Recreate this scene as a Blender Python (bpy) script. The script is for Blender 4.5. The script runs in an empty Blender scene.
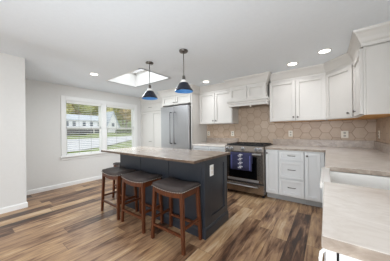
import bpy, bmesh, math, random
from mathutils import Matrix, Vector
random.seed(7)
PI = math.pi
SC = bpy.context.scene
COL = SC.collection

# ------------------------------------------------------------------ camera, world, light, exposure
TH, RO, HC = .6402, -.0109, 1.226
def set_camera():
    s, c = math.sin(TH), math.cos(TH)
    cr, sr = math.cos(RO), math.sin(RO)
    R = Vector((c, s, 0)); U = Vector((0, 0, 1)); F = Vector((-s, c, 0))
    R2 = cr * R + sr * U; U2 = -sr * R + cr * U; B = -F
    m = Matrix(((R2.x, U2.x, B.x, 0), (R2.y, U2.y, B.y, 0), (R2.z, U2.z, B.z, HC), (0, 0, 0, 1)))
    cd = bpy.data.cameras.new('camera'); cd.sensor_fit = 'HORIZONTAL'; cd.sensor_width = 36
    cd.lens = 176.28 / 390 * 36; cd.clip_start = .05; cd.clip_end = 400
    cam = bpy.data.objects.new('camera', cd); COL.objects.link(cam); cam.matrix_world = m
    SC.camera = cam
set_camera()
WORLD_STRENGTH = 1.5
w = bpy.data.worlds.new('sky'); SC.world = w; w.use_nodes = True
bg = w.node_tree.nodes['Background']; bg.inputs[0].default_value = (.90, .95, 1, 1); bg.inputs[1].default_value = WORLD_STRENGTH
SC.view_settings.view_transform = 'Standard'; SC.view_settings.look = 'None'
SC.view_settings.exposure = .07; SC.view_settings.gamma = 1; SC.view_settings.use_curve_mapping = False
CAN_POWER = 1.95          # watts of each recessed downlight
def area(name, loc, rot, sx, sy, power, col=(1, 1, 1)):
    l = bpy.data.lights.new(name, 'AREA'); l.shape = 'RECTANGLE'; l.size = sx; l.size_y = sy; l.energy = power; l.color = col
    o = bpy.data.objects.new(name, l); COL.objects.link(o); o.location = loc; o.rotation_euler = rot
    return o
# added fill lamp behind the camera; no source is seen there
area('rear_fill', (0.6, -5.2, 1.6), (PI / 2 + .04, 0, .1), 4.4, 1.3, 230, (.92, .965, 1))
area('ceiling_fill', (-.9, .35, .35), (PI + .45, .1, 0), 1.9, 1.6, 26, (.86, .94, 1))  # added upward fill to brighten the ceiling; no lamp stands here
area('skylight_daylight', (-3.055, 2.18, 2.262), (0, 0, 0), 1.1, .64, 31, (.90, .96, 1))
area('skylight_sky', (-3.055, 2.18, 2.57), (0, 0, 0), 1.0, .56, 2.2, (.92, .97, 1))
area('window_daylight', (-4.60, 2.33, 1.32), (0, -PI / 2, 0), 1.2, 1.7, 3, (.90, .96, 1))

# ------------------------------------------------------------------ materials
def lin(c):
    return tuple(((v / 255) / 12.92 if v / 255 <= .04045 else ((v / 255 + .055) / 1.055) ** 2.4) for v in c) + (1,)
class NT:
    def __init__(s, m): s.t = m.node_tree; s.b = s.t.nodes['Principled BSDF']
    def n(s, kind, **k):
        o = s.t.nodes.new(kind)
        for a, b in k.items(): setattr(o, a, b)
        return o
    def l(s, a, b): s.t.links.new(a, b)
    def m(s, op, a, b=None, c=None):
        o = s.n('ShaderNodeMath', operation=op)
        for i, v in enumerate((a, b, c)):
            if v is None: continue
            if isinstance(v, (int, float)): o.inputs[i].default_value = v
            else: s.l(v, o.inputs[i])
        return o.outputs[0]
    def ramp(s, f, stops):
        o = s.n('ShaderNodeValToRGB'); e = o.color_ramp.elements
        while len(e) < len(stops): e.new(.5)
        for q, (p, c) in zip(e, stops): q.position = p; q.color = c
        s.l(f, o.inputs[0]); return o.outputs[0]
    def mix(s, f, a, b, mode='MIX'):
        o = s.n('ShaderNodeMix', data_type='RGBA', blend_type=mode)
        for i, v in ((0, f), (6, a), (7, b)):
            if isinstance(v, (int, float)): o.inputs[i].default_value = v
            elif isinstance(v, tuple): o.inputs[i].default_value = v
            else: s.l(v, o.inputs[i])
        return o.outputs[2]
    def obj(s): return s.n('ShaderNodeTexCoord').outputs['Object']
    def noise(s, vec, scale, detail=3, rough=.5, dist=0):
        o = s.n('ShaderNodeTexNoise'); o.inputs['Scale'].default_value = scale; o.inputs['Detail'].default_value = detail
        o.inputs['Roughness'].default_value = rough; o.inputs['Distortion'].default_value = dist
        s.l(vec, o.inputs['Vector']); return o.outputs['Fac']
    def mapping(s, vec, scale, loc=(0, 0, 0), rot=(0, 0, 0)):
        o = s.n('ShaderNodeMapping'); o.inputs['Scale'].default_value = scale; o.inputs['Location'].default_value = loc
        o.inputs['Rotation'].default_value = rot; s.l(vec, o.inputs['Vector']); return o.outputs[0]
    def bump(s, h, st, dist=.01):
        o = s.n('ShaderNodeBump'); o.inputs['Strength'].default_value = st; o.inputs['Distance'].default_value = dist
        s.l(h, o.inputs['Height']); s.l(o.outputs[0], s.b.inputs['Normal'])
def mat(name, rgb, rough=.5, metal=0., var=.04, scale=8., bump=0., spec=.5, stretch=None):
    m = bpy.data.materials.new(name); m.use_nodes = True; t = NT(m)
    t.b.inputs['Roughness'].default_value = rough; t.b.inputs['Metallic'].default_value = metal
    t.b.inputs['Specular IOR Level'].default_value = spec
    v = t.obj()
    if stretch: v = t.mapping(v, stretch)
    f = t.noise(v, scale)
    c = lin(rgb); lo = tuple(x * (1 - var) for x in c[:3]) + (1,); hi = tuple(min(1, x * (1 + var)) for x in c[:3]) + (1,)
    t.l(t.ramp(f, [(.3, lo), (.7, hi)]), t.b.inputs['Base Color'])
    if bump: t.bump(f, bump)
    return m
M = {}
M['wall'] = mat('wall_paint', (227, 226, 223), .7, var=.01, scale=20, bump=.02, spec=.2)
M['ceiling'] = mat('ceiling_paint', (240, 246, 251), .85, var=.01, scale=30, spec=.1)
M['trim'] = mat('trim_paint', (240, 240, 238), .4, var=.01)
M['white'] = mat('white_cabinet_paint', (214, 211, 206), .35, var=.01)
M['grey'] = mat('light_grey_cabinet_paint', (225, 226, 226), .38, var=.01)
M['toe'] = mat('grey_toe_kick', (168, 168, 167), .5)
M['navy'] = mat('dark_navy_paint', (42, 46, 53), .36, var=.06, scale=4)
M['steel'] = mat('brushed_steel', (176, 176, 178), .38, .9, var=.06, scale=6, stretch=(60, 60, 1))
M['steel2'] = mat('range_steel', (158, 150, 142), .24, 1., var=.06, scale=6, stretch=(1, 60, 60))
M['handle'] = mat('satin_handle_metal', (120, 120, 122), .3, 1., var=.04)
M['darkmetal'] = mat('dark_metal', (70, 68, 66), .35, 1., var=.05)
M['nickel'] = mat('aged_nickel', (120, 116, 112), .3, 1., var=.05)
M['nail'] = mat('pewter_nailheads', (176, 170, 162), .45, .6, var=.05)
M['black'] = mat('black_iron', (22, 22, 24), .45, var=.1)
M['blackglass'] = mat('oven_glass', (8, 8, 10), .07, var=.1)
M['leather'] = mat('charcoal_leather', (66, 59, 57), .55, var=.12, scale=30, bump=.15, spec=.3)
M['porcelain'] = mat('white_porcelain', (244, 243, 240), .1, var=.005)
M['plate'] = mat('ivory_plastic', (232, 226, 214), .4, var=.01)
M['plate2'] = mat('white_plastic', (244, 243, 240), .4, var=.01)
M['slot'] = mat('outlet_recess', (170, 165, 155), .5)
M['towel'] = mat('navy_cotton', (62, 63, 90), .9, var=.2, scale=120, bump=.3, spec=.1)
M['stripe'] = mat('faded_stripe', (92, 96, 150), .9, var=.3, scale=60, spec=.1)
M['print'] = mat('white_print', (228, 228, 235), .9, var=.03, spec=.1)
M['shade_out'] = mat('dark_navy_enamel', (26, 32, 48), .25, var=.05)
M['shade_in'] = mat('blue_enamel', (84, 150, 216), .35, var=.05)
M['ply'] = mat('birch_plywood', (214, 160, 92), .5, var=.12, scale=6, stretch=(2, 14, 1))
M['blind'] = mat('blind_vinyl', (236, 236, 232), .45, var=.01)
M['grass'] = mat('lawn_grass', (128, 142, 82), .9, var=.3, scale=.8, spec=.1)
M['road'] = mat('pale_asphalt', (196, 196, 198), .8, var=.08, scale=1.2)
M['siding'] = mat('white_siding', (240, 240, 240), .6, var=.03, scale=3, stretch=(1, 1, 20))
M['roof'] = mat('grey_shingle', (196, 203, 210), .8, var=.1, scale=5)
M['darkwin'] = mat('dark_pane', (80, 92, 104), .15)
M['bark'] = mat('grey_bark', (128, 112, 96), .9, var=.2)
M['leaf_a'] = mat('yellow_green_leaves', (196, 190, 122), .9, var=.35, scale=1.6, spec=.1)
M['leaf_b'] = mat('olive_leaves', (164, 166, 106), .9, var=.35, scale=1.6, spec=.1)
M['leaf_c'] = mat('russet_leaves', (186, 164, 122), .9, var=.35, scale=1.6, spec=.1)
M['leaf_d'] = mat('dark_green_leaves', (84, 96, 62), .9, var=.35, scale=3, spec=.1)
M['carpaint'] = mat('dark_car_paint', (50, 54, 60), .2)
M['rubber'] = mat('tyre_rubber', (30, 30, 30), .8)

def wood(name, a, b):
    m = bpy.data.materials.new(name); m.use_nodes = True; t = NT(m)
    f = t.noise(t.mapping(t.obj(), (30, 30, 3)), 1.5, 5, .6, .6)
    t.l(t.ramp(f, [(.3, lin(a)), (.7, lin(b))]), t.b.inputs['Base Color']); t.b.inputs['Roughness'].default_value = .36
    return m
M['wood'] = wood('walnut_stained_wood', (60, 30, 15), (106, 56, 29))
def emis(name, rgb, st):
    m = bpy.data.materials.new(name); m.use_nodes = True; t = NT(m)
    t.b.inputs['Base Color'].default_value = (.8, .8, .8, 1)
    t.b.inputs['Emission Color'].default_value = lin(rgb); t.b.inputs['Emission Strength'].default_value = st
    return m
M['lamp'] = emis('lit_lens', (255, 246, 232), 6)
M['bulb'] = emis('lit_bulb', (255, 244, 228), 4)
M['bulb_dim'] = emis('small_lit_bulb', (255, 240, 220), .35)
def glass():
    m = bpy.data.materials.new('window_glass'); m.use_nodes = True; t = NT(m); nt = t.t
    tr = t.n('ShaderNodeBsdfTransparent'); gl = t.n('ShaderNodeBsdfGlossy'); gl.inputs['Roughness'].default_value = .02
    mx = t.n('ShaderNodeMixShader'); mx.inputs[0].default_value = .05
    t.l(tr.outputs[0], mx.inputs[1]); t.l(gl.outputs[0], mx.inputs[2])
    t.l(mx.outputs[0], nt.nodes['Material Output'].inputs[0]); return m
M['glass'] = glass()

def floor_mat():
    m = bpy.data.materials.new('plank_floor'); m.use_nodes = True; t = NT(m)
    v = t.obj(); sp = t.n('ShaderNodeSeparateXYZ'); t.l(v, sp.inputs[0]); x, y = sp.outputs[0], sp.outputs[1]
    W, L = .18, 1.22
    rx = t.m('DIVIDE', x, W); row = t.m('FLOOR', rx)
    wn = t.n('ShaderNodeTexWhiteNoise', noise_dimensions='1D'); t.l(row, wn.inputs['W'])
    ry = t.m('ADD', t.m('DIVIDE', y, L), t.m('MULTIPLY', wn.outputs['Value'], 7.3)); cell = t.m('FLOOR', ry)
    cv = t.n('ShaderNodeCombineXYZ'); t.l(row, cv.inputs[0]); t.l(cell, cv.inputs[1])
    w2 = t.n('ShaderNodeTexWhiteNoise', noise_dimensions='2D'); t.l(cv.outputs[0], w2.inputs['Vector'])
    rnd = w2.outputs['Value']
    off = t.n('ShaderNodeVectorMath', operation='MULTIPLY_ADD'); t.l(w2.outputs['Color'], off.inputs[0])
    off.inputs[1].default_value = (37, 37, 37); t.l(v, off.inputs[2])
    g = t.noise(t.mapping(off.outputs[0], (11, 1.1, 1)), 1.5, 7, .66, 1.2)
    g2 = t.noise(t.mapping(off.outputs[0], (4.5, 1.1, 1)), 1.1, 4, .6, 1.0)
    f = t.m('ADD', t.m('MULTIPLY', rnd, .36), t.m('ADD', t.m('MULTIPLY', g, .85), t.m('MULTIPLY', g2, .68)))
    f = t.m('ADD', t.m('MULTIPLY', t.m('SUBTRACT', f, .945), 1.5), .44)
    c = t.ramp(f, [(.10, lin((58, 42, 33))), (.27, lin((96, 68, 50))), (.41, lin((134, 103, 78))), (.54, lin((161, 129, 100))), (.67, lin((180, 146, 108))), (.84, lin((199, 174, 143)))])
    dx = t.m('PINGPONG', rx, .5); dy = t.m('MULTIPLY', t.m('PINGPONG', ry, .5), L / W)
    seam = t.m('LESS_THAN', t.m('MINIMUM', dx, dy), .012)
    c2 = t.mix(t.m('MULTIPLY', seam, .6), c, lin((58, 42, 32)))
    t.l(c2, t.b.inputs['Base Color']); t.b.inputs['Roughness'].default_value = .36
    t.b.inputs['Specular IOR Level'].default_value = .45
    t.bump(t.m('SUBTRACT', t.m('MULTIPLY', g, .3), seam), .12, .004)
    return m
M['floor'] = floor_mat()

def stone(name, cols, scale=5., rough=.16, vein=.5):
    m = bpy.data.materials.new(name); m.use_nodes = True; t = NT(m)
    v = t.obj(); f = t.noise(t.mapping(v, (1, 1.5, 1.6), rot=(0, 0, .5)), scale, 8, .66, 1.1)
    c = t.ramp(f, [(.25, lin(cols[0])), (.45, lin(cols[1])), (.62, lin(cols[2])), (.8, lin(cols[3]))])
    vn = t.noise(t.mapping(v, (1, 2.6, 1), loc=(3, 1, 0), rot=(0, 0, .5)), 2.6, 6, .6, 1.8)
    band = t.m('SUBTRACT', 1., t.m('MULTIPLY', t.m('ABSOLUTE', t.m('SUBTRACT', vn, .5)), 18.)); band = t.m('MULTIPLY', t.m('MAXIMUM', band, 0.), vein)
    t.l(t.mix(band, c, lin(cols[0])), t.b.inputs['Base Color']); t.b.inputs['Roughness'].default_value = rough
    return m
M['stone'] = stone('veined_quartz', [(212, 202, 192), (229, 222, 214), (236, 230, 223), (241, 236, 230)], 4., vein=.35)
M['stone_island'] = stone('tan_quartz', [(142, 129, 118), (166, 154, 143), (180, 169, 158), (192, 182, 172)], 4, vein=.3)
M['stone_island_edge'] = stone('dark_stone_edge', [(70, 56, 45), (98, 80, 66), (122, 102, 86), (150, 130, 112)], 14, .5)  # darker tone for the vertical faces of the island slab
M['stone_counter_edge'] = stone('pale_stone_edge', [(134, 120, 107), (162, 148, 135), (180, 167, 154), (197, 186, 174)], 14, .5)  # darker tone for the vertical faces of the long worktop
M['stone_edge'] = stone('tan_quartz_edge', [(146, 131, 119), (170, 155, 143), (186, 172, 160), (199, 187, 177)], 9, .3)

def hexmat(axis):
    m = bpy.data.materials.new('hexagon_tile_' + axis); m.use_nodes = True; t = NT(m)
    sp = t.n('ShaderNodeSeparateXYZ'); t.l(t.obj(), sp.inputs[0])
    S = .172
    qx = t.m('DIVIDE', t.m('SUBTRACT', sp.outputs[2], 1.16), S)
    qy = t.m('DIVIDE', t.m('SUBTRACT', sp.outputs[0 if axis == 'x' else 1], .436), S)
    R3 = math.sqrt(3)
    ax = t.m('SUBTRACT', t.m('FLOORED_MODULO', t.m('ADD', qx, .5), 1.), .5)
    ay = t.m('SUBTRACT', t.m('FLOORED_MODULO', t.m('ADD', qy, R3 / 2), R3), R3 / 2)
    bx = t.m('SUBTRACT', t.m('FLOORED_MODULO', qx, 1.), .5)
    by = t.m('SUBTRACT', t.m('FLOORED_MODULO', qy, R3), R3 / 2)
    la = t.m('ADD', t.m('MULTIPLY', ax, ax), t.m('MULTIPLY', ay, ay)); lb = t.m('ADD', t.m('MULTIPLY', bx, bx), t.m('MULTIPLY', by, by))
    k = t.m('LESS_THAN', la, lb); ik = t.m('SUBTRACT', 1., k)
    gx = t.m('ADD', t.m('MULTIPLY', ax, k), t.m('MULTIPLY', bx, ik)); gy = t.m('ADD', t.m('MULTIPLY', ay, k), t.m('MULTIPLY', by, ik))
    agx = t.m('ABSOLUTE', gx); agy = t.m('ABSOLUTE', gy)
    d = t.m('MAXIMUM', agx, t.m('ADD', t.m('MULTIPLY', agx, .5), t.m('MULTIPLY', agy, R3 / 2)))
    edge = t.m('SUBTRACT', .5, d)
    cv = t.n('ShaderNodeCombineXYZ')
    t.l(t.m('ROUND', t.m('MULTIPLY', t.m('SUBTRACT', qx, gx), 4.)), cv.inputs[0]); t.l(t.m('ROUND', t.m('MULTIPLY', t.m('SUBTRACT', qy, gy), 4.)), cv.inputs[1])
    w2 = t.n('ShaderNodeTexWhiteNoise', noise_dimensions='2D'); t.l(cv.outputs[0], w2.inputs['Vector'])
    n = t.noise(t.obj(), 9, 5, .6, .5)
    f = t.m('ADD', t.m('MULTIPLY', w2.outputs['Value'], .35), t.m('MULTIPLY', n, .65))
    c = t.ramp(f, [(.22, lin((175, 152, 130))), (.5, lin((185, 163, 142))), (.78, lin((195, 175, 155)))])
    g = t.m('LESS_THAN', edge, .024)
    t.l(t.mix(t.m('MULTIPLY', g, .9), c, lin((146, 122, 102))), t.b.inputs['Base Color'])
    t.b.inputs['Roughness'].default_value = .4
    t.bump(t.m('MINIMUM', t.m('MULTIPLY', edge, 12.), 1.), .25, .004)
    return m
M['hexx'] = hexmat('x'); M['hexy'] = hexmat('y')

# ------------------------------------------------------------------ mesh helpers
I4 = Matrix.Identity(4)
def bx(b, x0, x1, y0, y1, z0, z1, m=I4):
    v = [b.verts.new(m @ Vector(p)) for p in ((x0, y0, z0), (x1, y0, z0), (x1, y1, z0), (x0, y1, z0), (x0, y0, z1), (x1, y0, z1), (x1, y1, z1), (x0, y1, z1))]
    for f in ((3, 2, 1, 0), (4, 5, 6, 7), (0, 1, 5, 4), (1, 2, 6, 5), (2, 3, 7, 6), (3, 0, 4, 7)): b.faces.new([v[i] for i in f])
    return b
def box(*a, m=I4): return bx(bmesh.new(), *a, m=m)
def loft(b, rings, cap=True, closed=True):
    R = [[b.verts.new(p) for p in r] for r in rings]
    n = len(R[0])
    for A, B in zip(R, R[1:]):
        for i in range(n if closed else n - 1):
            j = (i + 1) % n; b.faces.new((A[i], A[j], B[j], B[i]))
    if cap and closed:
        b.faces.new(R[0][::-1]); b.faces.new(R[-1])
    return b
def prism(b, pts, z0, z1):
    return loft(b, [[Vector((x, y, z0)) for x, y in pts], [Vector((x, y, z1)) for x, y in pts]])
def lathe(b, prof, seg=16, m=I4, cap=True):
    return loft(b, [[m @ Vector((r * math.cos(2 * PI * i / seg), r * math.sin(2 * PI * i / seg), z)) for i in range(seg)] for r, z in prof], cap)
def tube(b, pts, r, seg=8):
    pts = [Vector(p) for p in pts]; rings = []; up = Vector((0, 0, 1))
    d0 = (pts[1] - pts[0]).normalized()
    if abs(d0.dot(up)) > .95: up = Vector((1, 0, 0))
    for i, p in enumerate(pts):
        d = (pts[min(i + 1, len(pts) - 1)] - pts[max(i - 1, 0)]).normalized()
        s = d.cross(up).normalized(); t = s.cross(d).normalized()
        rings.append([p + r * (s * math.cos(2 * PI * k / seg) + t * math.sin(2 * PI * k / seg)) for k in range(seg)])
    return loft(b, rings)
def bar(b, p, q, w0, w1=None):                     # square bar tapering from half width w0 to w1
    p, q = Vector(p), Vector(q); w1 = w1 or w0
    d = (q - p).normalized(); a = Vector((1, 0, 0)) if abs(d.x) < .7 else Vector((0, 1, 0))
    s = d.cross(a).normalized(); t = s.cross(d)
    def ring(c, h): return [c + s * h + t * h, c - s * h + t * h, c - s * h - t * h, c + s * h - t * h]
    return loft(b, [ring(p, w0), ring(q, w1)])
def sweep(b, path, prof):                          # prof: (out, z); out is to the right of travel
    n = len(path); P = [Vector((x, y)) for x, y in path]; rings = []
    for i in range(n):
        d1 = (P[i] - P[i - 1]).normalized() if i else None
        d2 = (P[i + 1] - P[i]).normalized() if i < n - 1 else None
        nr = [Vector((d.y, -d.x)) for d in (d1, d2) if d is not None]
        if len(nr) == 1: o = nr[0]
        else: o = (nr[0] + nr[1]) / (1 + nr[0].dot(nr[1]))
        rings.append([Vector((P[i].x + o.x * u, P[i].y + o.y * u, z)) for u, z in prof])
    return loft(b, rings)
def obj(name, b, m, parent=None, bevel=0., smooth=False):
    bmesh.ops.recalc_face_normals(b, faces=b.faces[:])
    if parent is not None and parent.get('_base'):
        bmesh.ops.translate(b, verts=b.verts[:], vec=-Vector(parent['_base']))
    me = bpy.data.meshes.new(name); b.to_mesh(me); b.free()
    for mm in (m if isinstance(m, list) else [m]): me.materials.append(mm)
    if smooth:
        for p in me.polygons: p.use_smooth = True
    o = bpy.data.objects.new(name, me); COL.objects.link(o)
    if parent is not None: o.parent = parent
    if parent is not None and parent.get('_base'): o['_base'] = list(parent['_base'])
    if bevel:
        md = o.modifiers.new('bevel', 'BEVEL'); md.width = bevel; md.segments = 2; md.limit_method = 'ANGLE'
    return o
def edge_faces(o):                                 # vertical faces take the second, darker material
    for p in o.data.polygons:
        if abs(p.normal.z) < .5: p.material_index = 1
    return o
def tag(o, label, cat, group=None):
    o['label'] = label; o['category'] = cat
    if group: o['group'] = group
    return o
def thing(name, label, cat, base=(0, 0, 0), group=None, local=False):   # geometry of parts is given in world space unless local
    o = bpy.data.objects.new(name, None); COL.objects.link(o); o.empty_display_size = .05
    if not local: o['_base'] = list(base)
    o.location = base
    return tag(o, label, cat, group)
def struct(name, b, m, bevel=0., smooth=False):
    o = obj(name, b, m, None, bevel, smooth); o['kind'] = 'structure'; return o
def kids(o): return [c for c in bpy.data.objects if c.parent == o]
def copy_tree(o, parent=None):
    c = o.copy(); COL.objects.link(c)
    if parent is not None: c.parent = parent
    for ch in kids(o): copy_tree(ch, c)
    return c

# ------------------------------------------------------------------ the room shell
XW, XR, YB, H = -4.706, .63, 3.90, 2.276
XG = -3.95                                     # face of the closet wall at the left
FY0 = -5.0
struct('floor', box(XW - .12, 3.0, FY0, YB + .1, -.06, 0), M['floor'])
SX0, SX1, SY0, SY1 = -3.62, -2.49, 1.845, 2.52  # skylight opening
def sstep(a, b, x):
    t = min(1, max(0, (x - a) / (b - a))); return t * t * (3 - 2 * t)
def ceil_z(x, y):
    gx = sstep(XW, XG, x) * (1 - sstep(-3.55, -2.6, x)) if x > XG else max(0, (x - XW) / (XG - XW))
    return H + .165 * gx * (1 - sstep(.70, 1.84, y))
def ceiling():
    b = bmesh.new()
    xs = sorted(set([XW - .1, XW, XG, SX0, SX1, XR + .1, 3.0] + [XW + (XG - XW) * i / 6 for i in range(7)] + [XG + .2 * i for i in range(1, 8)] + [-1.5, -.5]))
    ys = sorted(set([FY0, -3, -1, 0, .4, SY0, SY1, 3.2, YB + .1] + [.6 + .1 * i for i in range(13)]))
    V = {(x, y): b.verts.new((x, y, ceil_z(x, y))) for x in xs for y in ys}
    for x0, x1 in zip(xs, xs[1:]):
        for y0, y1 in zip(ys, ys[1:]):
            if SX0 <= x0 < SX1 and SY0 <= y0 < SY1: continue
            b.faces.new((V[x0, y0], V[x0, y1], V[x1, y1], V[x1, y0]))
    return b
struct('ceiling', ceiling(), M['ceiling'], smooth=True)
# window wall with two openings
WZ0, WZ1 = .685, 1.945
W1, W2 = (1.44, 2.25), (2.355, 3.225)
def wall_left():
    b = bmesh.new(); x0, x1 = XW - .14, XW
    bx(b, x0, x1, .55, W1[0], 0, 2.5); bx(b, x0, x1, W2[1], YB + .1, 0, 2.5)
    bx(b, x0, x1, W1[1], W2[0], WZ0, WZ1)
    bx(b, x0, x1, W1[0], W2[1], 0, WZ0); bx(b, x0, x1, W1[0], W2[1], WZ1, 2.5)
    return b
struct('wall_left', wall_left(), M['wall'])
struct('wall_near_left', box(XW - .14, XG, FY0, .66, 0, 2.6), M['wall'])
struct('wall_light_block', box(XG - .1, -1.5, FY0 - .1, FY0, 0, 2.6), M['wall'])  # unseen wall, added to keep sky light off the near left wall
struct('wall_back', box(XW - .14, XR + .12, YB, YB + .12, 0, 2.4), M['wall'])
struct('wall_right', box(XR, XR + .12, .2, YB, 0, 2.4), M['wall'])
BP = [(0, 0), (.014, 0), (.014, .07), (.008, .083), (0, .085)]
struct('baseboard_left', sweep(bmesh.new(), [(XW, .66), (XW, 3.45)], BP), M['trim'])
struct('baseboard_near_left', sweep(bmesh.new(), [(XG, FY0), (XG, .66), (XW + .02, .66)], BP), M['trim'])
# hexagon tile behind the counters
struct('wall_backsplash_back', box(-2.51, XR, YB - .008, YB, .90, 1.95), M['hexx'])
struct('wall_backsplash_right', box(XR - .008, XR, .3, YB, .90, 1.55), M['hexy'])
# skylight shaft and glazing
def shaft():
    b = bmesh.new(); z0, z1 = H, H + .30; e = .03
    bx(b, SX0 - e, SX0, SY0 - e, SY1 + e, z0, z1); bx(b, SX1, SX1 + e, SY0 - e, SY1 + e, z0, z1)
    bx(b, SX0, SX1, SY0 - e, SY0, z0, z1); bx(b, SX0, SX1, SY1, SY1 + e, z0, z1)
    return b
sk = struct('window_3', shaft(), M['trim'])
fb = bmesh.new(); z = H + .30; e = .05
bx(fb, SX0 - .03, SX0 + e, SY0 - .03, SY1 + .03, z, z + .05); bx(fb, SX1 - e, SX1 + .03, SY0 - .03, SY1 + .03, z, z + .05)
bx(fb, SX0, SX1, SY0 - .03, SY0 + e, z, z + .05); bx(fb, SX0, SX1, SY1 - e, SY1 + .03, z, z + .05)
obj('skylight_frame', fb, M['trim'], sk)
obj('pane', box(SX0 + .03, SX1 - .03, SY0 + .03, SY1 - .03, z + .02, z + .026), M['glass'], sk)

# windows
def window(name, y0, y1):
    b = bmesh.new(); xa, xb = XW - .13, XW - .07; z0, z1 = WZ0, WZ1; j = .012
    bx(b, XW - .14, XW, y0, y0 + j, z0, z1); bx(b, XW - .14, XW, y1 - j, y1, z0, z1)
    bx(b, XW - .14, XW, y0, y1, z1 - j, z1); bx(b, XW - .14, XW, y0, y1, z0, z0 + j)
    root = struct(name, b, M['trim'])
    zm = 1.31
    for nm, za, zb, xo in (('upper_sash', zm - .025, z1 - j, XW - .105), ('lower_sash', z0 + j, zm + .025, XW - .072)):
        s = bmesh.new(); r = .03; ya, yb = y0 + j, y1 - j
        bx(s, xo, xo + .032, ya, ya + r, za, zb); bx(s, xo, xo + .032, yb - r, yb, za, zb)
        bx(s, xo, xo + .032, ya, yb, za, za + r); bx(s, xo, xo + .032, ya, yb, zb - r, zb)
        o = obj(nm, s, M['trim'], root)
        obj('pane', box(xo + .014, xo + .018, ya + r - .005, yb - r + .005, za + r - .005, zb - r + .005), M['glass'], o)
    return root
window('window_1', *W1); window('window_2', *W2)
def casing():
    b = bmesh.new(); x0, x1 = XW, XW + .02; c = .085
    bx(b, x0, x1, W1[0] - c, W1[0], WZ0, WZ1 + .09); bx(b, x0, x1, W2[1], W2[1] + c, WZ0, WZ1 + .09)
    bx(b, x0, x1, W1[0], W2[1], WZ1, WZ1 + .09); bx(b, x0, x1, W1[1], W2[0], WZ0, WZ1)
    bx(b, x0 - .02, x0 + .05, W1[0] - c - .02, W2[1] + c + .02, WZ0 - .028, WZ0)
    bx(b, x0, x1 - .004, W1[0] - c, W2[1] + c, WZ0 - .09, WZ0 - .028)
    return b
struct('trim_1', casing(), M['trim'], .003)
def blind(y0, y1, label):
    xc = XW - .032
    t = thing('window_blind', label, 'blind', (xc, (y0 + y1) / 2, WZ0 + .03), 'horizontal blinds in the twin window')
    ya, yb = y0 + .022, y1 - .022
    obj('headrail', box(xc - .03, xc + .034, ya, yb, WZ1 - .065, WZ1 - .014), M['blind'], t, .003)
    b = bmesh.new(); zz = WZ1 - .09
    while zz > WZ0 + .06:
        bx(b, -.022, .022, ya + .004, yb - .004, -.0018, .0018, m=Matrix.Translation((xc, 0, zz)) @ Matrix.Rotation(.16, 4, 'Y')); zz -= .045
    obj('slats', b, M['blind'], t)
    obj('bottom_rail', box(xc - .024, xc + .024, ya, yb, WZ0 + .014, WZ0 + .028), M['blind'], t, .002)
    for f in (.33, .68):
        yy = ya + (yb - ya) * f
        obj('ladder_cord', box(xc + .0225, xc + .0255, yy - .003, yy + .003, WZ0 + .02, WZ1 - .05), M['toe'], t)
blind(*W1, 'open white slatted blind in the left sash window of the pair')
blind(*W2, 'open white slatted blind in the right sash window nearest the pantry')

# ------------------------------------------------------------------ outdoors
def gz(x):
    d = -x
    if d < 22: return -.6
    if d < 40: return -.6 + 1.55 * (d - 22) / 18
    return .95 + (d - 40) * .16
def ground():
    b = bmesh.new(); xs = [XW - .2, -12, -22, -28, -34, -40, -55, -75, -100]; ys = [-40, -15, 0, 10, 20, 30, 45, 70]
    V = {(x, y): b.verts.new((x, y, gz(x))) for x in xs for y in ys}
    for a, c in zip(xs, xs[1:]):
        for d, e in zip(ys, ys[1:]): b.faces.new((V[a, d], V[c, d], V[c, e], V[a, e]))
    return b
struct('ground', ground(), M['grass'])
def road():
    b = bmesh.new(); near = [(-14, -20), (-16, -4), (-18.2, 5.6), (-20.7, 9.7), (-26, 17.3), (-31, 30), (-33, 60)]; wd = [13, 13, 12, 9.5, 5, 4, 4]; prev = None
    for (x, y), ww in zip(near, wd):
        row = [b.verts.new((x - ww * k / 6, y + ww * k / 6 * .25, gz(x - ww * k / 6) + .06)) for k in range(7)]
        if prev:
            for i in range(6): b.faces.new((prev[i], prev[i + 1], row[i + 1], row[i]))
        prev = row
    return b
struct('street', road(), M['road'])
def house(name, x, y0, y1, zb, zw, zr, dep, label, front_gable=False):
    t = thing(name, label, 'house', (x - dep / 2, (y0 + y1) / 2, zb))
    b = box(x - dep, x, y0, y1, zb - 1, zw)
    if front_gable:
        ym = (y0 + y1) / 2
        loft(b, [[Vector((xx, y0, zw)), Vector((xx, ym, zr)), Vector((xx, y1, zw))] for xx in (x - dep, x)])
        obj('wall', b, M['siding'], t)
        r = bmesh.new(); o = .35
        for ya, yb in ((y0 - o, ym), (y1 + o, ym)):
            za = zw - (zr - zw) * o / (ym - y0)
            loft(r, [[Vector((xx, ya, za + .02)), Vector((xx, yb, zr + .02)), Vector((xx, yb, zr + .25)), Vector((xx, ya, za + .25))] for xx in (x - dep - .2, x + .3)])
        obj('roof', r, M['roof'], t)
    else:
        obj('wall', b, M['siding'], t); o = .5; xm = x - dep / 2
        r = bmesh.new(); loft(r, [[Vector((x + o, yy, zw)), Vector((xm, yy, zr)), Vector((x - dep - o, yy, zw))] for yy in (y0 - o, y1 + o)])
        obj('roof', r, M['roof'], t)
    return t
def hwin(t, x, y0, y1, z0, z1):
    f = obj('window', box(x, x + .08, y0 - .1, y1 + .1, z0 - .1, z1 + .1), M['trim'], t)
    obj('pane', box(x + .07, x + .1, y0, y1, z0, z1), M['darkwin'], f)
h1 = house('farmhouse', -40, 11.5, 19.4, .9, 3.6, 5.0, 7, 'long white house with grey roof across the street, in left window')
for yy in (12.2, 13.4, 15.2, 16.6, 18.2): hwin(h1, -40, yy, yy + .55, 2.35, 3.3)
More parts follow.
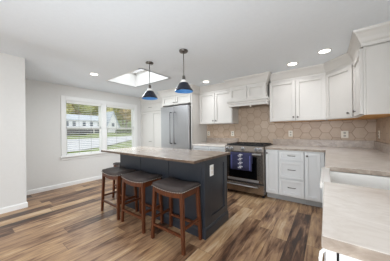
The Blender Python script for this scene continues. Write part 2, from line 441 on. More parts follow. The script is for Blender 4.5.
obj('porch_roof', loft(bmesh.new(), [[Vector((-40, yy, 2.2)), Vector((-40, yy, 2.0)), Vector((-38.2, yy, 1.75)), Vector((-38.2, yy, 1.9))] for yy in (11.5, 19.4)]), M['roof'], h1)
for k in range(7): obj('porch_post', box(-38.45, -38.3, 11.8 + k * 1.2, 11.95 + k * 1.2, .7, 1.8), M['trim'], h1)
obj('porch_door_wall', box(-40, -39.95, 11.7, 19.2, .9, 1.75), M['darkwin'], h1)
h2 = house('gabled_house', -40, 20.3, 23.0, .9, 2.6, 5.7, 6, 'white gabled house behind the right window', True)
hwin(h2, -40, 21.3, 21.9, 2.3, 3.2)
def car(x, y, label):
    t = thing('car', label, 'car', (x, y, gz(x)), 'cars parked before the white house')
    z = gz(x); pr = [(-2.1, .3), (-2.15, .8), (-1.5, .92), (-.9, 1.42), (.8, 1.45), (1.4, .95), (2.1, .85), (2.15, .3)]
    obj('body', loft(bmesh.new(), [[Vector((x + dx, y + a, z + c)) for a, c in pr] for dx in (-.85, .85)]), M['carpaint'], t)
    for a in (-1.35, 1.35):
        for dx in (-.8, .8):
            obj('wheel', lathe(bmesh.new(), [(.33, -.1), (.33, .1)], 14, Matrix.Translation((x + dx, y + a, z + .33)) @ Matrix.Rotation(PI / 2, 4, 'Y')), M['rubber'], t)
car(-36.5, 12.6, 'dark parked car before the white house, at the left edge of the window')
def blob(b, c, r, seed):
    rnd = random.Random(seed)
    q = bmesh.ops.create_icosphere(b, subdivisions=2, radius=1)
    for v in q['verts']:
        k = r * (1 + rnd.uniform(-.22, .22)); v.co = Vector((c[0] + v.co.x * k, c[1] + v.co.y * k, c[2] + v.co.z * k * .9))
def tree(x, y, h, r, m, label, seed):
    z = gz(x); rnd = random.Random(seed)
    t = thing('tree', label, 'tree', (x, y, z), 'trees on the hill behind the houses')
    tr = bmesh.new(); lathe(tr, [(.22, -.3), (.16, h * .4), (.07, h * .85)], 8, Matrix.Translation((x, y, z)))
    for k in range(4):
        a = rnd.uniform(0, 6.3); bar(tr, (x, y, z + h * (.35 + .1 * k)), (x + math.cos(a) * r * .7, y + math.sin(a) * r * .7, z + h * (.55 + .1 * k)), .07, .03)
    obj('trunk', tr, M['bark'], t)
    b = bmesh.new()
    for k in range(9):
        a = rnd.uniform(0, 6.3); d = rnd.uniform(.1, .65) * r
        blob(b, (x + math.cos(a) * d, y + math.sin(a) * d, z + h * rnd.uniform(.3, .86)), r * rnd.uniform(.45, .62), seed * 31 + k)
    obj('foliage', b, M[m], t)
tl = []
for row, (xx, st) in enumerate(((-49.5, 13.5), (-56, 15.5), (-62.5, 14.5))):
    for k in range(5): tl.append((xx + (k % 2) * .6, st + k * 5.7 * (1 + .05 * row), 8 + (k * 7 + row * 3) % 3 * .5, 2.75, ('leaf_a', 'leaf_b', 'leaf_a', 'leaf_c', 'leaf_b', 'leaf_a')[(k + row * 2) % 6]))
tl.append((-44.5, 36.5, 8, 2.3, 'leaf_d'))
KIND = {'leaf_a': 'yellow-green autumn tree on the hill behind the houses', 'leaf_b': 'olive green tree on the hill behind the houses',
        'leaf_c': 'russet autumn tree on the hill behind the houses', 'leaf_d': 'dark green tree at the right edge of the right window'}
for i, (x, y, h, r, mm) in enumerate(tl): tree(x, y, h, r, mm, KIND[mm], i + 1)
for i, (x, y, r) in enumerate([(-38, 22.2, .8), (-38.2, 24.2, .9), (-38, 26.2, .9), (-36, 27.5, .9)]):
    b = bmesh.new()
    for k in range(4): blob(b, (x + random.uniform(-.4, .4), y + random.uniform(-.6, .6), gz(x) + r * .5), r * .7, 900 + i * 9 + k)
    tag(obj('shrub', b, M['leaf_d']), 'dark green shrub in front of the gabled house', 'shrub', 'shrubs before the gabled house')

# ------------------------------------------------------------------ cabinet helpers
def frame_m(origin, uaxis, out):                   # local x along the face, local y out of it, local z up
    u = Vector(uaxis).normalized(); o = Vector(out).normalized(); z = Vector((0, 0, 1))
    return Matrix(((u.x, o.x, z.x, origin[0]), (u.y, o.y, z.y, origin[1]), (u.z, o.z, z.z, origin[2]), (0, 0, 0, 1)))
def shaker(m, u0, u1, z0, z1, fr=.055, th=.028):
    b = bmesh.new()
    bx(b, u0, u0 + fr, 0, th, z0, z1, m=m); bx(b, u1 - fr, u1, 0, th, z0, z1, m=m)
    bx(b, u0 + fr, u1 - fr, 0, th, z0, z0 + fr, m=m); bx(b, u0 + fr, u1 - fr, 0, th, z1 - fr, z1, m=m)
    bx(b, u0 + fr, u1 - fr, 0, th - min(.02, th * .66), z0 + fr, z1 - fr, m=m)
    return b
def door(parent, m, u0, u1, z0, z1, mt, knob=None, pull=None, fr=.055, name='door'):
    d = obj(name, shaker(m, u0, u1, z0, z1, fr), mt, parent, .003)
    if knob:
        mk = m @ Matrix.Translation((knob[0], .028, knob[1])) @ Matrix.Rotation(-PI / 2, 4, 'X')
        obj('knob', lathe(bmesh.new(), [(.006, 0), (.006, .012), (.014, .017), (.016, .024), (.011, .029)], 12, mk), M['nickel'], d, smooth=True)
    if pull:
        u, zz, hw = pull; b = bmesh.new()
        tube(b, [m @ Vector((u - hw, .028, zz)), m @ Vector((u - hw * .9, (.05), zz)), m @ Vector((u - hw * .4, (.058), zz)), m @ Vector((u + hw * .4, (.058), zz)), m @ Vector((u + hw * .9, (.05), zz)), m @ Vector((u + hw, .028, zz))], .006)
        obj('pull', b, M['nickel'], d, smooth=True)
    return d
UZ0, UZ1, CZ = 1.375, 2.115, 2.12                 # wall cabinets
CR = [(0, CZ - .015), (.012, CZ - .015), (.014, CZ + .02), (.024, CZ + .035), (.036, CZ + .07), (.056, CZ + .112), (.074, CZ + .132), (.08, H - .001), (0, H - .001)]
FB = lambda y: frame_m((0, y, 0), (1, 0, 0), (0, -1, 0))
# pantry
PY = 3.47
t = thing('pantry_cabinet', 'tall white pantry cabinet in the corner left of the refrigerator', 'cabinet', (-4.1, 3.7, 0))
obj('body', box(XW + .003, -3.513, PY, YB - .003, .1, CZ), M['white'], t)
obj('toe_kick', box(XW + .003, -3.513, PY + .07, YB - .003, 0, .1), M['toe'], t)
m = FB(PY)
door(t, m, XW + .02, -3.53, 1.82, 2.10, M['white'], pull=(-4.23, 1.99 - .06, .06), name='upper_door')
door(t, m, XW + .02, -4.157, .12, 1.79, M['white'], pull=(-4.235, .915, .055))
door(t, m, -4.15, -3.53, .12, 1.79, M['white'])
# refrigerator surround
t = thing('refrigerator_cabinet', 'white cabinet with side panels boxed around and over the refrigerator', 'cabinet', (-3.0, 3.6, 0))
obj('side_panel', box(-3.51, -3.485, 3.25, YB - .003, 0, CZ), M['white'], t, .002)
obj('side_panel', box(-2.535, -2.51, 3.25, YB - .01, 0, CZ), M['white'], t, .002)
obj('body', box(-3.485, -2.535, 3.27, YB - .003, 1.875, CZ), M['white'], t)
m = FB(3.27)
door(t, m, -3.475, -3.015, 1.885, 2.10, M['white'], pull=(-3.06, 1.935, .03), fr=.05)
door(t, m, -3.005, -2.545, 1.885, 2.10, M['white'], pull=(-2.96, 1.935, .03), fr=.05)
# refrigerator
t = thing('refrigerator', 'stainless steel french door refrigerator with vertical bar handles', 'refrigerator', (-3.0, 3.5, 0))
FX0, FX1, FY = -3.472, -2.547, 3.17
obj('body', box(FX0 + .005, FX1 - .005, FY + .075, 3.85, .03, 1.81), M['darkmetal'], t, .004)
dl = obj('door', box(FX0, -3.024, FY, FY + .07, .74, 1.83), M['steel'], t, .008)
dr = obj('door', box(-3.018, FX1, FY, FY + .07, .74, 1.83), M['steel'], t, .008)
fz = obj('freezer_drawer', box(FX0, FX1, FY, FY + .07, .1, .73), M['steel'], t, .008)
for d, x in ((dl, -3.09), (dr, -2.957)):
    b = bmesh.new(); tube(b, [(x, FY, 1.68), (x, FY - .05, 1.675), (x, FY - .055, 1.65), (x, FY - .055, .94), (x, FY - .05, .915), (x, FY, .91)], .013)
    obj('handle', b, M['handle'], d, smooth=True)
b = bmesh.new(); tube(b, [(FX0 + .08, FY, .66), (FX0 + .08, FY - .05, .66), (FX1 - .08, FY - .05, .66), (FX1 - .08, FY, .66)], .013); obj('handle', b, M['darkmetal'], fz)
obj('foot_grille', box(FX0 + .02, FX1 - .02, FY + .06, FY + .1, 0, .09), M['black'], t)
# wall cabinets
UY = 3.57
t = thing('wall_cabinet', 'white two-door wall cabinet left of the range hood', 'cabinet', (-2.07, 3.73, UZ0))
obj('body', box(-2.508, -1.635, UY, YB - .01, UZ0, CZ), M['white'], t, .002)
m = FB(UY)
door(t, m, -2.50, -2.074, UZ0 + .01, 2.10, M['white'], knob=(-2.105, 1.45))
door(t, m, -2.066, -1.642, UZ0 + .01, 2.10, M['white'], knob=(-2.035, 1.45))
t = thing('wall_cabinet', 'white two-door wall cabinet right of the range hood', 'cabinet', (-.43, 3.73, UZ0))
obj('body', box(-.866, .003, UY, YB - .01, UZ0, CZ), M['white'], t, .002)
door(t, m, -.860, -.434, UZ0 + .01, 2.10, M['white'], knob=(-.462, 1.445))
door(t, m, -.426, .0, UZ0 + .01, 2.10, M['white'], knob=(-.396, 1.445))
obj('underside', box(-.85, -.01, UY + .02, YB - .02, UZ0 - .003, UZ0), M['ply'], t)
# diagonal corner
DA, DB = Vector((.006, UY)), Vector((.325, 3.22))
t = thing('corner_wall_cabinet', 'white diagonal corner wall cabinet with one door', 'cabinet', (.35, 3.6, UZ0))
pts = [DA[:], DB[:], (XR - .01, 3.22), (XR - .01, YB - .01), (.006, YB - .01)]
obj('body', prism(bmesh.new(), pts, UZ0, CZ), M['white'], t, .002)
obj('underside', prism(bmesh.new(), [(.02, UY + .02), (.325, 3.25), (XR - .02, 3.25), (XR - .02, YB - .02), (.02, YB - .02)], UZ0 - .003, UZ0), M['ply'], t)
dd = DB - DA; L = dd.length
m = frame_m((DA.x, DA.y, 0), (dd.x, dd.y, 0), (dd.y, -dd.x, 0))
door(t, m, .008, L - .03, UZ0 + .01, 2.10, M['white'], knob=(L - .075, 1.445))
# right wall cabinet, its end panel facing the camera
t = thing('wall_cabinet', 'white wall cabinet on the right wall, its flat end panel toward the room', 'cabinet', (.48, 2.9, UZ0))
obj('body', box(.325, XR - .01, 2.615, 3.217, UZ0, CZ), M['white'], t, .002)
m = frame_m((.325, 0, 0), (0, 1, 0), (-1, 0, 0))
door(t, m, 2.625, 3.20, UZ0 + .01, 2.10, M['white'], knob=(2.98, 1.445))
obj('end_panel', box(.345, XR - .01, 2.600, 2.615, UZ0, 2.092), M['white'], t, .002)
obj('underside', box(.34, XR - .02, 2.63, 3.21, UZ0 - .003, UZ0), M['ply'], t)
# crowns
struct('trim_2', sweep(bmesh.new(), [(XW + .005, PY - .005), (-3.515, PY - .005), (-3.515, 3.245), (-2.505, 3.245), (-2.505, UY - .005), (-1.66, UY - .005)], CR), M['white'])
struct('trim_3', sweep(bmesh.new(), [(-.84, UY - .005), (.003, UY - .005), (.318, 3.222), (.318, 2.60), (XR, 2.60)], CR), M['white'])

# ------------------------------------------------------------------ range hood
HX0, HX1, HY = -1.63, -.900, 3.43
t = thing('range_hood', 'white panelled range hood with crown moulding over the stove', 'hood', (-1.25, 3.7, 1.71))
b = box(HX0, HX1, HY, YB - .01, 1.835, 2.12)
obj('body', b, M['white'], t, .002)
m = FB(HY)
for a, c in ((HX0 + .01, -1.256), (-1.246, HX1 - .01)): obj('panel', shaker(m, a, c, 1.845, 2.095, .05, .026), M['white'], t, .002)
LP = [(0, 1.71), (.022, 1.71), (.022, 1.752), (.034, 1.762), (.034, 1.79), (.05, 1.802), (.05, 1.838), (.03, 1.85), (0, 1.85)]
hb = sweep(bmesh.new(), [(HX0, 3.56), (HX0, HY), (HX1, HY), (HX1, 3.56)], LP)
obj('lower_moulding', hb, M['white'], t)
hb = bmesh.new(); bx(hb, HX0, HX1, HY, HY + .02, 1.71, 1.85); bx(hb, HX0, HX0 + .02, HY, YB - .01, 1.71, 1.85); bx(hb, HX1 - .02, HX1, HY, YB - .01, 1.71, 1.85)
obj('skirt', hb, M['white'], t)
obj('liner', box(HX0 + .02, HX1 - .02, HY + .02, YB - .01, 1.745, 1.76), M['darkmetal'], t)
obj('filter', box(-1.55, -.97, HY + .1, YB - .12, 1.735, 1.745), M['steel2'], t, .003)
obj('lamp', lathe(bmesh.new(), [(.016, 1.735), (.016, 1.718), (.011, 1.70), (.003, 1.695)], 12, Matrix.Translation((-1.235, 3.56, 0))), M['bulb_dim'], t, smooth=True)
HCR = [(0, 2.09), (.014, 2.09), (.016, 2.12), (.028, 2.135), (.04, 2.175), (.062, 2.222), (.088, 2.25), (.096, H - .0015), (0, H - .0015)]
obj('crown_moulding', sweep(bmesh.new(), [(HX0, 3.56), (HX0, HY), (HX1, HY), (HX1, 3.56)], HCR), M['white'], t)

# ------------------------------------------------------------------ base cabinets
BY = 3.30; BZ0, BZ1 = .105, .877
def base_cab(x0, x1, label):
    t = thing('base_cabinet', label, 'cabinet', ((x0 + x1) / 2, 3.6, 0))
    obj('body', box(x0 + .001, x1 - .001, BY, YB - .01, BZ0, BZ1), M['grey'], t, .001)
    obj('toe_kick', box(x0 + .001, x1 - .001, BY + .08, YB - .01, 0, BZ0), M['toe'], t)
    return t
m = FB(BY)
t = base_cab(-.880, -.665, 'narrow light grey base cabinet with one door beside the stove')
door(t, m, -.872, -.672, .13, .855, M['grey'], knob=(-.845, .815), fr=.045)
t = base_cab(-.665, -.285, 'light grey base cabinet with three stacked drawers')
for z0, z1, zp in ((.715, .855, .792), (.41, .69, .56), (.13, .39, .266)):
    door(t, m, -.655, -.292, z0, z1, M['grey'], pull=(-.465, zp, .055), fr=.04, name='drawer')
t = base_cab(-.285, -.025, 'light grey one-door base cabinet right of the three drawers')
door(t, m, -.275, -.075, .13, .855, M['grey'], knob=(-.245, .805), fr=.045)
t = base_cab(-2.508, -1.642, 'white base cabinet between the refrigerator and the stove')
door(t, m, -2.495, -2.08, .70, .86, M['grey'], pull=(-2.29, .78, .055), fr=.04, name='drawer')
door(t, m, -2.07, -1.655, .70, .86, M['grey'], pull=(-1.86, .78, .055), fr=.04, name='drawer')
door(t, m, -2.495, -2.08, .13, .68, M['grey'], knob=(-2.11, .64)); door(t, m, -2.07, -1.655, .13, .68, M['grey'], knob=(-2.04, .64))
# run along the right wall
t = thing('corner_base_cabinet', 'light grey base cabinet in the corner under the right counter', 'cabinet', (.3, 2.7, 0))
obj('body', box(.0, XR - .01, 1.868, YB - .01, BZ0, BZ1), M['grey'], t); obj('toe_kick', box(.07, XR - .01, 1.868, YB - .01, 0, BZ0), M['toe'], t)
mr = frame_m((0, 0, 0), (0, 1, 0), (-1, 0, 0))
for a, c in ((1.89, 2.50), (2.51, 3.1)): obj('door', shaker(mr, a, c, .13, .855, .055, .016), M['grey'], t, .002)
t = thing('sink_base_cabinet', 'light grey base cabinet under the white sink', 'cabinet', (.3, 1.56, 0))
obj('body', box(.0, XR - .01, 1.252, 1.866, BZ0, .62), M['grey'], t); obj('toe_kick', box(.07, XR - .01, 1.252, 1.866, 0, BZ0), M['toe'], t)
for a, c in ((1.262, 1.556), (1.562, 1.856)): obj('door', shaker(mr, a, c, .13, .60, .055, .016), M['grey'], t, .002)
t = thing('dishwasher', 'white dishwasher with curved handle under the near end of the right counter', 'dishwasher', (.3, .95, 0))
obj('tub', box(.0285, .06, .70, 1.25, BZ0, BZ1 - .005), M['grey'], t, .002)
dw = obj('door', box(-.0015, .0225, .692, 1.245, BZ0, BZ1 - .004), M['grey'], t, .003)
b = bmesh.new(); tube(b, [(.004, .722, .832), (-.008, .72, .829), (-.0165, .716, .818), (-.019, .712, .80), (-.019, .71, .70), (-.0165, .712, .68), (-.008, .716, .67), (.004, .72, .668)], .0055)
obj('front_panel', box(-.0045, -.0015, .690, 1.247, BZ0, BZ1 - .004), M['plate2'], dw, .001)
obj('handle', b, M['plate2'], dw, smooth=True)
obj('toe_kick', box(.035, .06, .70, 1.25, 0, BZ0), M['toe'], t)
t = thing('end_cabinet', 'light grey cabinet end panel under the near counter edge', 'cabinet', (.37, .95, 0))
obj('body', box(.068, XR - .01, .70, 1.25, 0, BZ1 - .001), M['grey'], t, .002)
obj('end_panel', box(.0285, XR - .01, .690, .699, 0, BZ1 - .001), M['grey'], t, .002)

# countertops
CT0, CT1 = .877, .915
def ctop_right():
    b = bmesh.new()
    prism(b, [(-.885, YB - .012), (-.885, 3.262), (-.012, 3.262), (-.012, 1.842), (.47, 1.842), (.47, 1.30), (-.014, 1.30), (-.014, .632), (XR - .012, .632), (XR - .012, YB - .012)], CT0, CT1)
    return b
t = thing('countertop', 'pale veined stone worktop running from the stove around the corner to the foreground', 'countertop', (0, 2.5, CT0))
edge_faces(obj('slab', ctop_right(), [M['stone'], M['stone_counter_edge']], t, .004))
obj('upstand', box(-.885, XR - .032, YB - .032, YB - .012, CT1, 1.035), M['stone_edge'], t, .002)
obj('upstand', box(XR - .032, XR - .012, .632, YB - .012, CT1, 1.035), M['stone_edge'], t, .002)
t = thing('countertop', 'short pale stone worktop between refrigerator and stove', 'countertop', (-2.07, 3.6, CT0))
obj('slab', box(-2.508, -1.642, 3.262, YB - .012, CT0, CT1), M['stone'], t, .004)
obj('upstand', box(-2.508, -1.642, YB - .032, YB - .012, CT1, 1.035), M['stone_edge'], t, .002)

# sink
t = thing('farmhouse_sink', 'white apron-front sink set into the right counter', 'sink', (.2, 1.57, .63))
sb = bmesh.new(); x0, x1, y0, y1, z0, z1, wl = -.024, .465, 1.305, 1.837, .64, .905, .03
bx(sb, x0 + .002, x0 + .045, y0, y1, z0, z1); z1 = .876; bx(sb, x1 - wl, x1, y0, y1, z0, z1); bx(sb, x0 + .03, x1, y0, y0 + wl, z0, z1); bx(sb, x0 + .03, x1, y1 - .012, y1, z0, z1); bx(sb, x0, x1, y0, y1, z0, z0 + .03)
obj('basin', sb, M['porcelain'], t, .008)
obj('apron_lip', box(-.034, -.014, y0, y1, .865, .905), M['porcelain'], t, .008)
obj('drain', lathe(bmesh.new(), [(.045, .668), (.045, .674), (.03, .672)], 16, Matrix.Translation((.2, 1.57, 0))), M['steel'], t)

# ------------------------------------------------------------------ range
t = thing('kitchen_range', 'stainless steel gas range with black oven window and front knobs', 'stove', (-1.26, 3.55, 0))
RX0, RX1, RY = -1.636, -.888, 3.20
obj('body', box(RX0, RX1, RY + .03, 3.86, .06, .92), M['steel2'], t, .003)
obj('control_panel', loft(bmesh.new(), [[Vector((x, RY - .015, .825)), Vector((x, RY + .05, .825)), Vector((x, RY + .05, .925)), Vector((x, RY + .005, .925))] for x in (RX0, RX1)]), M['steel2'], t, .003)
ct = obj('cooktop', box(RX0, RX1, RY + .02, 3.87, .918, .93), M['black'], t, .003)
b = bmesh.new()
for k in range(3):
    xa = RX0 + .02 + k * .239; xb = xa + .232
    for y in (RY + .06, 3.53, 3.82): bx(b, xa, xb, y - .007, y + .007, .93, .955)
    for x in (xa + .007, (xa + xb) / 2, xb - .007): bx(b, x - .007, x + .007, RY + .06, 3.82, .93, .955)
obj('grate', b, M['black'], t, .002)
for x in (-1.45, -1.08):
    for y in (3.38, 3.68): obj('burner', lathe(bmesh.new(), [(.05, .93), (.05, .938), (.035, .944)], 14, Matrix.Translation((x, y, 0))), M['darkmetal'], t)
for x in (-1.575, -1.487, -1.263, -1.01, -.945):
    mk = Matrix.Translation((x, RY - .008, .873)) @ Matrix.Rotation(PI / 2 + .2, 4, 'X')
    k = obj('knob', lathe(bmesh.new(), [(.036, 0), (.036, .008), (.028, .012), (.026, .038), (.021, .043)], 16, mk), M['steel'], t, smooth=False)
od = obj('oven_door', box(RX0 + .003, RX1 - .003, RY - .005, RY + .03, .265, .815), M['steel2'], t, .004)
obj('window', box(RX0 + .09, RX1 - .115, RY - .009, RY - .004, .325, .735), M['blackglass'], od, .002)
b = bmesh.new(); tube(b, [(RX0 + .06, RY, .785), (RX0 + .06, RY - .055, .785)], .012); tube(b, [(RX1 - .06, RY, .785), (RX1 - .06, RY - .055, .785)], .012); tube(b, [(RX0 + .03, RY - .055, .785), (RX1 - .03, RY - .055, .785)], .014)
obj('handle', b, M['steel'], od, smooth=True)
obj('lower_trim', box(RX0 + .06, RX1 - .09, RY - .013, RY - .004, .272, .312), M['steel'], od, .003)
obj('vent_slot', box(RX0 + .003, RX1 - .003, RY + .002, RY + .03, .238, .264), M['black'], t)
wd = obj('warming_drawer', box(RX0 + .003, RX1 - .003, RY - .002, RY + .03, .065, .237), M['steel2'], t, .004)
b = bmesh.new(); tube(b, [(RX0 + .1, RY, .195), (RX0 + .1, RY - .04, .195)], .009); tube(b, [(RX1 - .13, RY, .195), (RX1 - .13, RY - .04, .195)], .009); tube(b, [(RX0 + .06, RY - .04, .195), (RX1 - .09, RY - .04, .195)], .011)
obj('handle', b, M['steel'], wd, smooth=True)
for x in (RX0 + .03, RX1 - .03):
    for y in (RY + .08, 3.8): obj('foot', lathe(bmesh.new(), [(.02, 0), (.02, .06)], 10, Matrix.Translation((x, y, 0))), M['black'], t)
# towel over the oven handle
TX0, TX1, hy, hz = -1.49, -1.07, RY - .055, .785
t = thing('dish_towel', 'navy dish towel with white print hanging on the oven door handle', 'towel', (-1.28, hy, .48))
def drape():
    b = bmesh.new(); path = [(hy + .022, .62), (hy + .022, .70), (hy + .021, hz), (hy + .014, hz + .015), (hy, hz + .021), (hy - .014, hz + .015), (hy - .021, hz), (hy - .023, .70), (hy - .025, .60), (hy - .026, .485)]
    n = 20; rows = []
    for k, (y, zz) in enumerate(path):
        a = path[max(k - 1, 0)]; c = path[min(k + 1, len(path) - 1)]
        nrm = Vector((0, -(c[1] - a[1]), c[0] - a[0])).normalized()
        if k >= 5 or True: pass
        row = []
        for i in range(n + 1):
            x = TX0 + (TX1 - TX0) * i / n; wv = .003 * math.sin(i * 1.1 + k * .2) * (1 if k > 6 else .2)
            row.append((Vector((x, y + wv, zz)), nrm))
        rows.append(row)
    A = [[b.verts.new(p + q * .0025) for p, q in r] for r in rows]; B = [[b.verts.new(p - q * .0025) for p, q in r] for r in rows]
    for k in range(len(rows) - 1):
        for i in range(n):
            b.faces.new((A[k][i], A[k][i + 1], A[k + 1][i + 1], A[k + 1][i])); b.faces.new((B[k][i + 1], B[k][i], B[k + 1][i], B[k + 1][i + 1]))
        for i in (0, n): b.faces.new((A[k][i], A[k + 1][i], B[k + 1][i], B[k][i]))
    for k in (0, len(rows) - 1):
        for i in range(n): b.faces.new((A[k][i], A[k][i + 1], B[k][i + 1], B[k][i]))
    return b
cl = obj('cloth', drape(), M['towel'], t, smooth=True)
py = hy - .031
for zc in (.757, .687, .614, .540):                 # S-like white marks down the middle
    P = [(.8 * a, c) for a, c in [(-.055, -.010), (-.035, -.022), (0, -.025), (.026, -.015), (.014, 0), (-.014, .005), (-.03, .015), (-.012, .026), (.025, .026), (.055, .013)]]
    b = bmesh.new(); tube(b, [(-1.285 + u, py, zc + v * .72) for u, v in P], .006, 6); obj('print_mark', b, M['print'], cl)
for xc in (-1.455, -1.105): obj('side_stripe', box(xc - .008, xc + .008, py - .001, py + .004, .50, .76), M['stripe'], cl)

# ------------------------------------------------------------------ island
JX0, JX1, JY0, JY1 = -2.84, -1.105, 1.655, 2.215
t = thing('kitchen_island', 'dark navy kitchen island with panelled sides', 'island', (-1.97, 1.94, 0))
obj('body', box(JX0 + .02, JX1 - .02, JY0 + .02, JY1 - .02, 0, .885), M['navy'], t)
for a, c in ((JX0, -2.275), (-2.265, -1.677), (-1.667, JX1 - .04)): obj('front_panel', box(a, c, JY0, JY0 + .02, .12, .885), M['navy'], t, .002)
obj('corner_post', box(JX1 - .035, JX1, JY0 - .002, JY0 + .06, 0.0, .885), M['navy'], t, .002)
mi = frame_m((JX1 - .02, 0, 0), (0, 1, 0), (1, 0, 0))
obj('end_panel', shaker(mi, JY0 + .055, JY1, .12, .885, .085, .02), M['navy'], t, .002)
mi2 = frame_m((JX0 + .02, 0, 0), (0, 1, 0), (-1, 0, 0))
obj('end_panel', shaker(mi2, JY0, JY1, .12, .885, .085, .02), M['navy'], t, .002)
mb = FB(0); mb = frame_m((0, JY1 - .02, 0), (-1, 0, 0), (0, 1, 0))
for a, c in ((1.12, 1.69), (1.70, 2.26), (2.27, 2.83)): obj('door', shaker(mb, a, c, .13, .87, .06, .02), M['navy'], t, .002)
BB = [(0, 0), (.016, 0), (.016, .09), (.008, .115), (0, .12)]
obj('baseboard', sweep(bmesh.new(), [(JX1, JY1), (JX1, JY0), (JX0, JY0), (JX0, JY1)][::-1], BB), M['navy'], t)
t = thing('island_countertop', 'tan stone slab on the navy island, overhanging toward the stools', 'countertop', (-2.08, 1.86, .885))
edge_faces(obj('slab', box(-3.045, -1.082, 1.432, 2.283, .8853, .915), [M['stone_island'], M['stone_island_edge']], t, .003))

# ------------------------------------------------------------------ outlets
def outlet(origin, u, out, mt, label, w=.072, h=.116, gang=1):
    m = frame_m(origin, u, out); t = thing('wall_outlet', label, 'outlet', origin, 'power outlets')
    p = obj('cover_plate', box(-w / 2, w / 2, .0005, .006, -h / 2, h / 2, m=m), mt, t, .002)
    for zc in (-.024, .024):
        obj('receptacle', box(-.016, .016, .006, .008, zc - .015, zc + .015, m=m), M['slot'] if mt != M['plate2'] else M['plate'], p)
yb = YB - .008
outlet((-2.455, yb, 1.145), (1, 0, 0), (0, -1, 0), M['plate'], 'ivory outlet plate on the tile next to the refrigerator panel')
outlet((-1.785, yb, 1.145), (1, 0, 0), (0, -1, 0), M['plate'], 'ivory outlet plate on the tile just left of the stove')
outlet((-.562, yb, 1.145), (1, 0, 0), (0, -1, 0), M['plate'], 'ivory outlet plate on the tile above the drawer cabinet')
outlet((.248, yb, 1.133), (1, 0, 0), (0, -1, 0), M['plate'], 'wide ivory plate on the tile near the right corner', .095, .118)
outlet((XR - .008, 3.685, 1.138), (0, 1, 0), (-1, 0, 0), M['plate'], 'ivory outlet plate on the right wall tile')
outlet((JX1 + .0, 1.805, .748), (0, 1, 0), (1, 0, 0), M['plate2'], 'white outlet plate on the end of the navy island', .08, .13)

# ------------------------------------------------------------------ counter stools
def make_stool():
    t = thing('counter_stool', '', 'stool', (0, 0, 0), 'backless counter stools at the island', local=True)
    W, D = .228, .152
    # saddle seat, raised to the two ends
    n = 12; b = bmesh.new(); rings = []
    for i in range(n + 1):
        f = -1 + 2 * i / n; x = W * f; rise = .024 * f * f
        e = 1 if abs(f) < .97 else .94
        pr = [(-D * e, .578), (-D * e - .004, .60), (-D * e + .003, .618), (-D * .8, .632), (-D * .3, .638), (D * .3, .638), (D * .8, .632), (D * e - .003, .618), (D * e + .004, .60), (D * e, .578)]
        if abs(f) > .97: pr = [(y, min(z, .615)) for y, z in pr]
        rings.append([Vector((x, y, z + rise)) for y, z in pr])
    seat = obj('seat', loft(b, rings), M['leather'], t, smooth=True)
    b = bmesh.new()
    def nail(x, y, z): bmesh.ops.create_icosphere(b, subdivisions=1, radius=.006, matrix=Matrix.Translation((x, y, z)))
    rim = [(W * f, -D - .003, .585 + .024 * f * f) for f in [-1 + k / 7 for k in range(15)]]
    rim += [(W + .001, -D + 2 * D * k / 10, .609) for k in range(1, 10)]
    rim += [(x, -y, z) for x, y, z in rim[:15][::-1]] + [(-W - .001, D - 2 * D * k / 10, .609) for k in range(1, 10)]
    for p in rim: nail(*p)
    tube(b, rim + rim[:1], .0018, 5)
    obj('nailhead_trim', b, M['nail'], seat)
    # curved rails under the seat
    for s in (-1, 1):
        b = bmesh.new(); rg = []
        for i in range(9):
            f = -1 + 2 * i / 8; x = .2 * f; r = .024 * f * f
            y0 = s * (D - .012)
            rg.append([Vector((x, y0 - .01, .525 + r)), Vector((x, y0 + .01, .525 + r)), Vector((x, y0 + .01, .58 + r)), Vector((x, y0 - .01, .58 + r))])
        obj('seat_rail', loft(b, rg), M['wood'], t, .002)
        obj('seat_rail', box(s * (W - .022) - .01, s * (W - .022) + .01, -D + .02, D - .02, .535, .6), M['wood'], t, .002)
    top = {}; foot = {}
    for sx in (-1, 1):
        for sy in (-1, 1):
            a = Vector((sx * (W - .026), sy * (D - .022), .597)); f = Vector((sx * (W + .004), sy * (D - .004), 0))
            top[sx, sy], foot[sx, sy] = a, f
            obj('leg', bar(bmesh.new(), a, f, .0185, .0155), M['wood'], t, .002)
    at = lambda k, z: top[k].lerp(foot[k], (top[k].z - z) / top[k].z)
    for sy, z in ((-1, .165), (1, .165)): obj('stretcher', bar(bmesh.new(), at((-1, sy), z), at((1, sy), z), .0125), M['wood'], t, .002)
    for sx in (-1, 1): obj('stretcher', bar(bmesh.new(), at((sx, -1), .235), at((sx, 1), .235), .0125), M['wood'], t, .002)
    return t
stool = make_stool()
for i, (x, y, rz, lb) in enumerate([(-1.375, 1.47, .0, 'brown wooden counter stool nearest the camera, at the right end of the island'),
                                    (-2.0, 1.47, .0, 'middle one of the three dark-seated stools along the island front'),
                                    (-2.56, 1.47, .0, 'dark-seated wooden stool at the window end of the island front'),
                                    (-3.04, 1.945, PI / 2, 'partly hidden stool under the far left end of the island top')]):
    o = stool if i == 0 else copy_tree(stool)
    o.location = (x, y, 0); o.rotation_euler.z = rz; o['label'] = lb

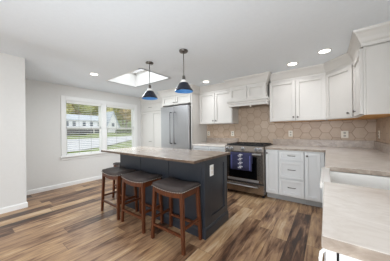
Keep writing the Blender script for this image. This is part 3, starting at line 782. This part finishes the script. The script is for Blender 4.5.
# ------------------------------------------------------------------ pendants and downlights
def pendant(x, y, zs, label):
    t = thing('pendant_lamp', label, 'lamp', (x, y, zs), 'pendant lamps over the island', local=True)
    h = H - zs
    obj('canopy', lathe(bmesh.new(), [(.058, h - .002), (.058, h - .014), (.05, h - .024), (.012, h - .03)], 20), M['nickel'], t, smooth=True)
    obj('rod', lathe(bmesh.new(), [(.0055, .20), (.0055, h - .02)], 8), M['nickel'], t)
    obj('socket', lathe(bmesh.new(), [(.014, .21), (.02, .195), (.022, .165), (.03, .15), (.034, .135)], 16), M['nickel'], t, smooth=True)
    obj('neck', lathe(bmesh.new(), [(.03, .152), (.036, .146), (.04, .125), (.04, .118)], 16), M['porcelain'], t, smooth=True)
    b = bmesh.new(); lathe(b, [(.036, .118), (.056, .111), (.063, .10), (.106, .030), (.117, .016), (.120, 0)], 28, cap=False)
    sh = obj('shade', b, M['shade_out'], t, smooth=True)
    b = bmesh.new(); lathe(b, [(.033, .115), (.054, .108), (.060, .097), (.1025, .030), (.1135, .016), (.120, 0)], 28, cap=False)
    for f in b.faces: f.normal_flip()
    obj('lining', b, M['shade_in'], sh, smooth=True)
    bl = obj('bulb', lathe(bmesh.new(), [(.012, .118), (.016, .10), (.03, .075), (.032, .06), (.024, .042), (.006, .034)], 16), M['bulb'], t, smooth=True)
pendant(-2.165, 1.757, 1.722, 'navy cone pendant lamp hanging over the window half of the island')
pendant(-1.492, 1.77, 1.738, 'navy cone pendant lamp hanging over the stove half of the island')

CANS = [(-3.478, 1.524, 'recessed ceiling light between the window and the skylight'), (-2.063, 3.185, 'recessed ceiling light before the cabinet left of the hood'),
        (-.426, 3.19, 'recessed ceiling light before the cabinet right of the hood'), (-.01, 2.94, 'recessed ceiling light nearest the diagonal corner cabinet'),
        (-1.3, .9, None), (-.35, 1.3, None), (-2.5, .5, None), (-.9, -.7, None)]  # entries without a label are added fill lamps with no fixture
for x, y, lb in CANS:
    z = ceil_z(x, y)
    if lb:
        t = thing('recessed_light', lb, 'ceiling light', (x, y, z), 'recessed ceiling lights')
        obj('trim_ring', lathe(bmesh.new(), [(.079, z - .001), (.077, z - .006), (.063, z - .008)], 24, Matrix.Translation((x, y, 0))), M['trim'], t, smooth=True)
        obj('lens', lathe(bmesh.new(), [(.062, z - .0082), (.062, z - .0095)], 24, Matrix.Translation((x, y, 0))), M['lamp'], t)
    l = bpy.data.lights.new('downlight' if lb else 'near_fill', 'AREA'); l.shape = 'DISK'; l.size = .13; l.spread = 2.6; l.energy = CAN_POWER if lb else CAN_POWER * 1.4; l.color = (.97, .97, 1)
    o = bpy.data.objects.new(l.name, l); COL.objects.link(o); o.location = (x, y, z - .012)

for o in bpy.data.objects:
    if '_base' in o: del o['_base']
